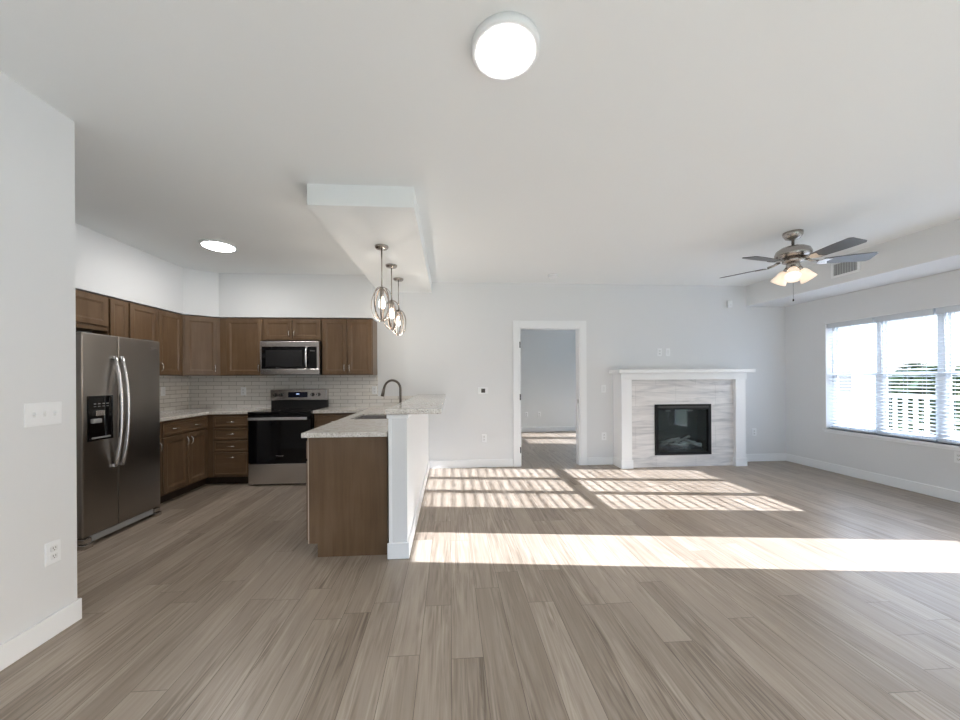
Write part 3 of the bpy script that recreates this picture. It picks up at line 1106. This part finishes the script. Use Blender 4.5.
for (x, y, r_) in ((.21, .15, .10), (.58, .15, .115), (.21, .42, .085), (.58, .42, .08)):
    MB().lathe([(r_, .9172), (r_, .9176), (r_ - .004, .9176), (r_ - .004, .9172)], 40, Matrix.Translation((x, y, 0))).build('burner_ring', 'fridge_side', t)
bk = MB().box(.0, SWD, .575, .655, .912, 1.030, .002).build('backguard', 'black_plastic', t)
MB().box(-.004, SWD + .004, .560, .660, 1.026, 1.178, .006).build('control_panel', 'stainless', bk)
dsp = MB().box(.240, .500, .555, .562, 1.068, 1.142).build('display', 'display_dark', bk)
MB().box(.35, .39, .5535, .556, 1.108, 1.120).build('clock_light', 'display_glow', dsp)
for x in (.060, .142, .570, .650):
    k_ = MB().lathe([(0, 0), (.026, 0), (.026, .006), (.021, .010), (.019, .030), (0, .030)], 24, Matrix.Translation((x, .560, 1.105)) @ Matrix.Rotation(PI / 2, 4, 'X'))
    ko = k_.build('knob', 'black_plastic', bk)
    MB().box(x - .004, x + .004, .5285, .532, 1.088, 1.122).build('knob_grip', 'handle_steel', ko)

# ---------------------------------------------------------------- microwave
t = thing('microwave', 'stainless over-the-range microwave under the short cabinet', 'microwave', (-2.489, 4.850, 1.381))
MWW, MWH = .758, .440
MB().box(.006, MWW - .006, .03, .396, .012, MWH + .012).build('body', 'black_plastic', t)
fr_ = MB()
fr_.box(0, MWW, 0, .032, 0, .075, .003)
fr_.box(0, MWW, 0, .032, MWH - .072, MWH, .003)
fr_.box(0, .022, 0, .032, .075, MWH - .072)
fr_.box(MWW - .030, MWW, 0, .032, .075, MWH - .072)
fr_.build('front_frame', 'stainless', t)
md = MB().box(.022, .612, .002, .03, .075, MWH - .072).build('door', 'black_glass', t)
MB().rings(.07, .54, .105, MWH - .115, [(0, .003), (0, .0012), (.002, .0010)]).build('door_window', 'black_plastic', md)
pts = [(.600, -.012 - .030 * (1 - abs(a) ** 2.5), .222 + a * .135) for a in [-1 + k / 6 for k in range(13)]]
h_ = MB().tube(pts, .013, 12)
h_.box(.588, .612, -.015, .003, .078, .100); h_.box(.588, .612, -.015, .003, .345, .367)
h_.build('handle', 'handle_steel', md)
kp = MB().box(.618, MWW - .030, .002, .03, .075, MWH - .072).build('keypad', 'black_glass', t)
MB().box(.640, .705, .0005, .003, .305, .325).build('display', 'display_glow', kp).data.materials[0] = MATS['fridge_side']
MB().box(.03, MWW - .03, .05, .37, -.004, .014).build('underside_grille', 'black_plastic', t)


# ---------------------------------------------------------------- wall plates (local -y faces the room)
def plate_base(parent, w_, h_):
    return MB().rings(-w_ / 2, w_ / 2, -h_ / 2, h_ / 2, [(0, 0), (0, -.003), (.004, -.006)]).build('cover_plate', 'white_plastic', parent)


def outlet(loc, rotz, label, group='power outlets'):
    t = thing('power_outlet', label, 'outlet', loc, rotz, group)
    plate_base(t, .072, .116)
    for s in (-1, 1):
        r_ = MB().prism([(-.016, -.010), (-.012, -.014), (.012, -.014), (.016, -.010), (.016, .010), (.012, .014), (-.012, .014), (-.016, .010)], 0, .003, 0,
                        Matrix.Translation((0, -.006, s * .020)) @ Matrix.Rotation(PI / 2, 4, 'X')).build('receptacle', 'ivory_insert', t)
        w = MB()
        w.box(-.007, -.005, -.0096, -.0088, s * .020 - .001, s * .020 + .008)
        w.box(.005, .007, -.0096, -.0088, s * .020 - .001, s * .020 + .008)
        w.box(-.002, .002, -.0096, -.0088, s * .020 - .009, s * .020 - .005)
        w.build('slots', 'dark_slot', r_)
    return t


def rocker(loc, rotz, label, group='single wall plates'):
    t = thing('light_switch', label, 'switch', loc, rotz, group)
    plate_base(t, .072, .116)
    MB().box(-.017, .017, -.0085, -.005, -.033, .033, .001).build('rocker', 'ivory_insert', t)
    return t


t = thing('light_switch', 'triple white toggle switch plate on the near left wall', 'switch', (XL, 1.932, 1.146), PI / 2)
plate_base(t, .165, .116)
for k in (-1, 0, 1):
    e = MB().box(k * .046 - .006, k * .046 + .006, -.007, -.005, -.013, .013).build('toggle_well', 'ivory_insert', t)
    MB().box(k * .046 - .004, k * .046 + .004, -.019, -.006, -.001, .010, .001).build('toggle', 'white_plastic', e)
outlet((XL, 1.970, .430), PI / 2, 'white outlet low on the near left wall below the triple switch')
outlet((.50, D1, .429), 0, 'white outlet low on the far wall below the thermostat')
outlet((2.326, D1, .429), 0, 'white outlet low between doorway and fireplace')
rocker((2.322, D1, 1.150), 0, 'white switch between doorway and mantel shelf')
outlet((3.205, D1, 1.700), 0, 'white outlet above the mantel, beside the media plate')
outlet((4.726, D1, .453), 0, 'white outlet between fireplace and window corner')
outlet((XR, 3.355, .466), -PI / 2, 'white outlet under the window at the picture edge')
outlet((-2.922, D1 - .008, 1.154), 0, 'white outlet on the tile left of the stove')
outlet((-1.092, D1 - .008, 1.154), 0, 'white outlet at the tile end by the faucet')
rocker((XK + .008, 4.80, 1.175), PI / 2, 'white plate on the side tile beside the refrigerator')
outlet((1.87, BED, .43), 0, 'white bedroom outlet closest to the door hinges')
outlet((2.19, BED, .43), 0, 'white bedroom outlet in the middle of the doorway view')
t = thing('media_plate', 'white low-voltage plate above the mantel beside an outlet', 'wall plate', (3.335, D1, 1.700))
plate_base(t, .072, .116)
MB().box(-.018, .018, -.008, -.005, -.034, .034, .001).build('insert', 'ivory_insert', t)
t = thing('thermostat', 'square white thermostat with dark screen beside the doorway', 'thermostat', (.490, D1, 1.135))
MB().rings(-.075, .075, -.052, .052, [(0, 0), (0, -.010), (.004, -.016)]).build('housing', 'white_plastic', t)
MB().box(-.028, .030, -.018, -.014, -.030, .030).build('screen', 'display_dark', t).data.materials[0] = MATS['fridge_side']
t = thing('motion_sensor', 'small white sensor high on the far wall near the bulkhead', 'sensor', (4.33, D1, 2.445))
MB().rings(-.035, .035, -.05, .05, [(0, 0), (0, -.022), (.008, -.034)]).build('housing', 'white_plastic', t)
MB().box(-.016, .016, -.037, -.030, -.034, -.006, .002).build('lens', 'ivory_insert', t)

# ---------------------------------------------------------------- fireplace
t = thing('fireplace', 'white mantel fireplace with veined grey tile surround', 'fireplace', (3.417, 4.995, 0))
FB = D1 - 4.995
for s in (-1, 1):
    xo, xi = s * .945, s * .790
    a, b_ = min(xo, xi), max(xo, xi)
    c = MB().box(a, b_, 0, FB - .002, 0, 1.285, .003).build('column', 'white_trim', t)
    MB().box(a - .012, b_ + .012, -.012, FB - .002, 0, .118, .003).build('plinth', 'white_trim', c)
w = MB().box(-.955, .955, -.012, FB - .002, 1.283, 1.378, .003)
fz_ = w.build('frieze', 'white_trim', t)
MB().box(-1.012, 1.045, -.066, FB - .002, 1.379, 1.432, .004).build('mantel_shelf', 'white_trim', t)
fx0, fx1, fz0, fz1 = -.425, .437, .175, .920
TY = .045
w = MB()
w.box(-.790, fx0, TY, FB - .002, 0, 1.284); w.box(fx1, .790, TY, FB - .002, 0, 1.284)
w.box(fx0, fx1, TY, FB - .002, 0, fz0); w.box(fx0, fx1, TY, FB - .002, fz1, 1.284)
w.build('tile_surround', 'veined_tile', t)
ins = MB()
b0 = .050
ins.box(fx0, fx0 + b0, TY - .014, TY + .03, fz0, fz1, .003); ins.box(fx1 - b0, fx1, TY - .014, TY + .03, fz0, fz1, .003)
ins.box(fx0 + b0, fx1 - b0, TY - .014, TY + .03, fz0, fz0 + .045, .003); ins.box(fx0 + b0, fx1 - b0, TY - .014, TY + .03, fz1 - .075, fz1, .003)
io = ins.build('insert_frame', 'black_metal', t)
w = MB()
gx0, gx1, gz0, gz1 = fx0 + b0, fx1 - b0, fz0 + .045, fz1 - .075
w.box(gx0, gx1, FB - .012, FB - .004, gz0, gz1)
w.box(gx0, gx0 + .008, TY + .03, FB - .012, gz0, gz1); w.box(gx1 - .008, gx1, TY + .03, FB - .012, gz0, gz1)
w.box(gx0, gx1, TY + .03, FB - .012, gz0, gz0 + .01); w.box(gx0, gx1, TY + .03, FB - .012, gz1 - .01, gz1)
w.build('firebox', 'firebox_wall', t)
MB().box(gx0, gx1, TY + .006, TY + .010, gz0, gz1).build('glass', 'tinted_glass', t)
MB().box(gx0 - .006, gx1 + .006, TY - .018, TY - .012, fz1 - .052, fz1 - .026).build('air_slot', 'dark_slot', io)
w = MB()
for x in (-.235, .105):
    w.box(x, x + .075, TY + .030, TY + .05, gz1 - .035, gz1 - .015)
w.build('heater_vents', 'grey_plastic', t)
# ember bed and logs
tb = bmesh.new()
bmesh.ops.create_grid(tb, x_segments=34, y_segments=8, size=.5)
for v in tb.verts:
    v.co = Vector((-.01 + v.co.x * .70, TY + .115 + v.co.y * .145, gz0 + .02 + .035 * random.random() + .05 * max(0, 1 - abs(v.co.x) * 2) * (.5 + v.co.y)))
MB().merge(tb).build('ember_bed', 'ash_grey', t)
for (xa, ya, za, xb, yb, zb, r_) in ((-.33, .10, .08, -.10, .17, .13, .030), (-.28, .17, .10, .05, .19, .16, .034), (.33, .10, .08, .09, .17, .15, .032),
                                     (.28, .18, .11, .02, .13, .10, .026), (-.18, .10, .10, .12, .11, .08, .024), (-.06, .12, .12, .20, .19, .20, .022)):
    pts, rad = [], []
    for k in range(7):
        f = k / 6
        pts.append((xa + (xb - xa) * f + random.uniform(-.006, .006), ya + (yb - ya) * f, gz0 + za + (zb - za) * f + random.uniform(-.006, .006)))
        rad.append(r_ * random.uniform(.8, 1.08))
    MB().tube(pts, rad, 9).build('log', 'log_grey', t)

# ---------------------------------------------------------------- ceiling fan
fan = thing('ceiling_fan', 'brushed nickel five-blade ceiling fan with three-light kit', 'ceiling fan', (3.376, 3.294, H))
MB().lathe([(0, 0), (.078, 0), (.080, -.010), (.076, -.034), (.058, -.062), (.028, -.076), (0, -.076)], 32).build('canopy', 'brushed_nickel', fan)
MB().lathe([(.013, -.06), (.013, -.142), (.028, -.142), (.032, -.156), (0, -.156)], 20).build('downrod', 'brushed_nickel', fan)
MB().lathe([(0, -.140), (.05, -.142), (.095, -.152), (.130, -.176), (.143, -.208), (.141, -.234), (.126, -.250), (.100, -.254), (0, -.256)], 40).build('motor_housing', 'brushed_nickel', fan)
MB().lathe([(0, -.254), (.080, -.254), (.086, -.292), (.070, -.300), (0, -.300)], 32).build('switch_housing', 'brushed_nickel', fan)
for k in range(5):
    a = math.radians(-22 + 72 * k)
    R = Matrix.Rotation(a, 4, 'Z')
    pitch = Matrix.Rotation(math.radians(-12), 4, 'X')
    bmr = MB()
    pts = [(.10, 0, -.268), (.15, 0, -.292), (.20, 0, -.302)]
    bmr.tube(pts, [.016, .012, .012], 8, M=R)
    bmr.prism([(.19, -.022), (.235, -.052), (.29, -.050), (.262, 0), (.29, .050), (.235, .052), (.19, .022)], -.006, 0, 0, R @ Matrix.Translation((0, 0, -.308)) @ pitch)
    arm = bmr.build('blade_arm', 'brushed_nickel', fan)
    outl = []
    for q in range(11):
        f = q / 10
        outl.append((.225 + .405 * f - (.0 if q < 10 else .02), -(.052 + .024 * math.sin(PI * min(1, f * 1.15) * .5) - (0 if q < 10 else .018))))
    outl += [(x, -y) for x, y in reversed(outl)]
    MB().prism(outl, 0, .006, 0, R @ Matrix.Translation((0, 0, -.308)) @ pitch).build('blade', 'blade_grey', fan)
MB().lathe([(0, -.298), (.050, -.298), (.055, -.330), (.042, -.356), (.02, -.366), (0, -.370)], 28).build('light_hub', 'brushed_nickel', fan)
for k in range(3):
    a = math.radians(224 + 120 * k)   # one shade towards the viewer
    R = Matrix.Rotation(a, 4, 'Z') @ Matrix.Translation((.040, 0, -.340)) @ Matrix.Rotation(math.radians(-36), 4, 'Y')
    arm = MB().lathe([(0, .0), (.022, .0), (.026, -.022), (.022, -.05), (0, -.05)], 20, R).build('lamp_socket', 'brushed_nickel', fan)
    sh_ = MB().lathe([(.020, -.040), (.034, -.048), (.046, -.075), (.054, -.115), (.068, -.160), (.066, -.160), (.051, -.114), (.043, -.077), (.031, -.052), (.018, -.044)], 28, R).build('glass_shade', 'shade_glass', fan)
    MB().lathe([(0, -.05), (.012, -.052), (.016, -.07), (.028, -.095), (.030, -.112), (.020, -.134), (0, -.140)], 20, R).build('bulb', 'fan_bulb_glow', sh_)
w = MB()
w.tube([(-.02, -.02, -.36), (-.02, -.02, -.66)], .0012, 6)
w.lathe([(0, 0), (.006, .004), (.005, .022), (0, .026)], 10, Matrix.Translation((-.02, -.02, -.685)))
w.build('pull_chain', 'black_metal', fan)

# ---------------------------------------------------------------- pendants
def make_pendant(loc, label):
    t = thing('pendant_lamp', label, 'pendant lamp', loc, 0, 'pendants over the breakfast bar')
    MB().lathe([(0, 0), (.064, 0), (.064, -.010), (.056, -.022), (.012, -.026), (0, -.026)], 32).build('canopy', 'brushed_nickel', t)
    MB().tube([(0, 0, -.02), (0, 0, -.425)], .0065, 10).build('stem', 'brushed_nickel', t)
    MB().lathe([(0, -.395), (.012, -.395), (.020, -.41), (.020, -.475), (.016, -.48), (0, -.48)], 20).build('socket', 'brushed_nickel', t)
    MB().lathe([(0, -.475), (.014, -.478), (.018, -.50), (.031, -.535), (.033, -.56), (.024, -.585), (0, -.595)], 24).build('bulb', 'bulb_glow', t)
    for k, (az, tilt, wid) in enumerate(((0, 4, 1), (52, -8, .92), (95, 7, 1.0), (140, -5, .95))):
        pts = []
        for q in range(40):
            a = 2 * PI * q / 40
            pts.append((.100 * wid * math.sin(a), 0, .163 * math.cos(a)))
        M = Matrix.Translation((0, 0, -.553)) @ Matrix.Rotation(math.radians(az), 4, 'Z') @ Matrix.Rotation(math.radians(tilt), 4, 'Y')
        MB().tube(pts, .0024, 8, closed=True, flat=3.6, M=M).build('ring', 'ring_metal', t)
    return t


p0 = make_pendant((-.642, 3.446, SZ), 'pendant of oval metal rings over the bar, nearest of three')
p1 = copy_tree(p0); p1.location.y = 4.014; p1['label'] = 'pendant of oval metal rings over the bar, middle of three'
p1.rotation_euler.z = .5
p2 = copy_tree(p0); p2.location.y = 4.548; p2['label'] = 'pendant of oval metal rings over the bar, closest to the far wall'
p2.rotation_euler.z = 1.1
for p in (p0, p1, p2):
    ld = bpy.data.lights.new('pendant_light', 'POINT')
    ld.energy = 4.5; ld.color = (1, .90, .78); ld.shadow_soft_size = .03
    lo = bpy.data.objects.new('pendant_light', ld); COL.objects.link(lo)
    lo.parent = p; lo.location = (0, 0, -.64)


# ---------------------------------------------------------------- flush ceiling lights
def ceiling_light(loc, r_, dz, label, glow='lamp_disc'):
    t = thing('ceiling_light', label, 'ceiling light', loc, 0, 'flush ceiling lights')
    MB().lathe([(0, 0), (r_, 0), (r_, -dz + .006), (r_ - .006, -dz), (r_ - .022, -dz), (r_ - .022, -dz + .006), (0, -dz + .006)], 48).build('rim', 'white_plastic', t)
    MB().lathe([(r_ - .0225, -dz + .003), (r_ - .03, -dz - .003), (r_ * .5, -dz - .008), (0, -dz - .010)], 48).build('diffuser', glow, t)
    return t


ceiling_light((.245, 1.512, H), .145, .032, 'round flush ceiling light over the near floor')
ceiling_light((-2.42, 3.91, H), .165, .020, 'round flush ceiling light over the kitchen', 'kitchen_lamp_disc')
t = thing('smoke_detector', 'small white smoke detector on the ceiling above the doorway', 'smoke detector', (1.43, 4.83, H))
MB().lathe([(0, 0), (.068, 0), (.068, -.016), (.058, -.032), (.030, -.038), (0, -.038)], 32).build('housing', 'white_plastic', t)
MB().lathe([(.060, -.018), (.0695, -.018), (.0695, -.024), (.060, -.024)], 32).build('vent_ring', 'ivory_insert', t)
# vent grille on the bulkhead (faces -X)
t = thing('vent_grille', 'white framed vent grille on the bulkhead behind the fan', 'vent', (BX, 3.862, 2.585), -PI / 2)
w = MB()
vw, vh, vb = .150, .092, .025
w.box(-vw, vw, -.010, 0, -vh, -vh + vb, .002); w.box(-vw, vw, -.010, 0, vh - vb, vh, .002)
w.box(-vw, -vw + vb, -.010, 0, -vh + vb, vh - vb); w.box(vw - vb, vw, -.010, 0, -vh + vb, vh - vb)
w.build('frame', 'white_plastic', t)
MB().box(-vw + vb, vw - vb, -.002, 0, -vh + vb, vh - vb).build('duct_opening', 'grey_plastic', t)
w = MB()
for k in range(9):
    x = -vw + vb + (k + .5) * (2 * vw - 2 * vb) / 9
    w.box(-.001, .001, -.008, .006, -vh + vb, vh - vb, 0, Matrix.Translation((x, -.004, 0)) @ Matrix.Rotation(math.radians(35), 4, 'Z'))
w.build('louvers', 'ivory_insert', t)

# ---------------------------------------------------------------- outdoors
struct('ground', MB().box(-60, 110, -70, 100, -3.5, -3.3), 'lawn', 'lawn far below the balcony', 'ground')
struct('balcony_floor', MB().box(XR + TR, 7.15, -1, 9.5, -.22, -.10), 'deck_concrete', 'concrete balcony slab outside the window', 'balcony')
t = thing('balcony_railing', 'white balcony railing with square balusters outside the window', 'railing', (7.0, 0, -.10))
MB().box(-.04, .04, 1.2, 9.3, 1.08, 1.14, .006).build('top_rail', 'siding_white', t)
MB().box(-.025, .025, 1.2, 9.3, .10, .15).build('bottom_rail', 'siding_white', t)
y = 1.3
base_b = None
while y < 9.3:
    if base_b is None:
        base_b = MB().box(-.016, .016, -.016, .016, .15, 1.08).build('baluster', 'siding_white', t, (0, y, 0))
    else:
        o = base_b.copy(); COL.objects.link(o); o.parent = t; o.location = (0, y, 0)
    y += .125
t = thing('porch_post', 'square white porch post at the balcony edge', 'post', (6.78, 5.42, -.10))
MB().box(-.10, .10, -.10, .10, 0, 3.2, .006).build('shaft', 'siding_white', t)
MB().box(-.13, .13, -.13, .13, 0, .18, .006).build('base', 'siding_white', t)


def tree(loc, h_, r_, label):
    t = thing('tree', label, 'tree', loc, 0, 'trees beyond the balcony')
    MB().tube([(0, 0, 0), (.1, .05, h_ * .35), (.05, -.05, h_ * .8)], [.22, .16, .06], 8).build('trunk', 'bark', t)
    tb = bmesh.new()
    blobs = []
    for k in range(14):
        a = random.uniform(0, 2 * PI); rr_ = r_ * random.uniform(0, .75)
        blobs.append((rr_ * math.cos(a), rr_ * math.sin(a), h_ * random.uniform(.40, .88), r_ * random.uniform(.3, .5)))
    for k in range(1500):
        bx, by, bz, brr = random.choice(blobs)
        d = Vector((random.gauss(0, 1), random.gauss(0, 1), random.gauss(0, 1))).normalized() * brr * random.uniform(.6, 1.05)
        c = Vector((bx, by, bz)) + d
        q = Matrix.Rotation(random.uniform(0, 6.3), 3, 'Z') @ Matrix.Rotation(random.uniform(0, 3.1), 3, 'X')
        sz = random.uniform(.10, .20)
        tb.faces.new([tb.verts.new(c + q @ Vector(v)) for v in ((-sz, -sz * .6, 0), (sz, -sz * .6, 0), (sz, sz * .6, 0), (-sz, sz * .6, 0))])
    MB().merge(tb).build('crown', 'leaf_green', t)


tree((21, 15.6, -3.3), 5.9, 1.4, 'taller green tree framed by the middle window')
tree((27, 18.2, -3.3), 5.4, 1.9, 'broad green tree right of the tall one in the middle window')
tree((24, 12.9, -3.3), 5.3, 1.8, 'bushy green tree behind the edge window')
tree((30, 12.0, -3.3), 6.4, 2.2, 'round green tree past the edge window')
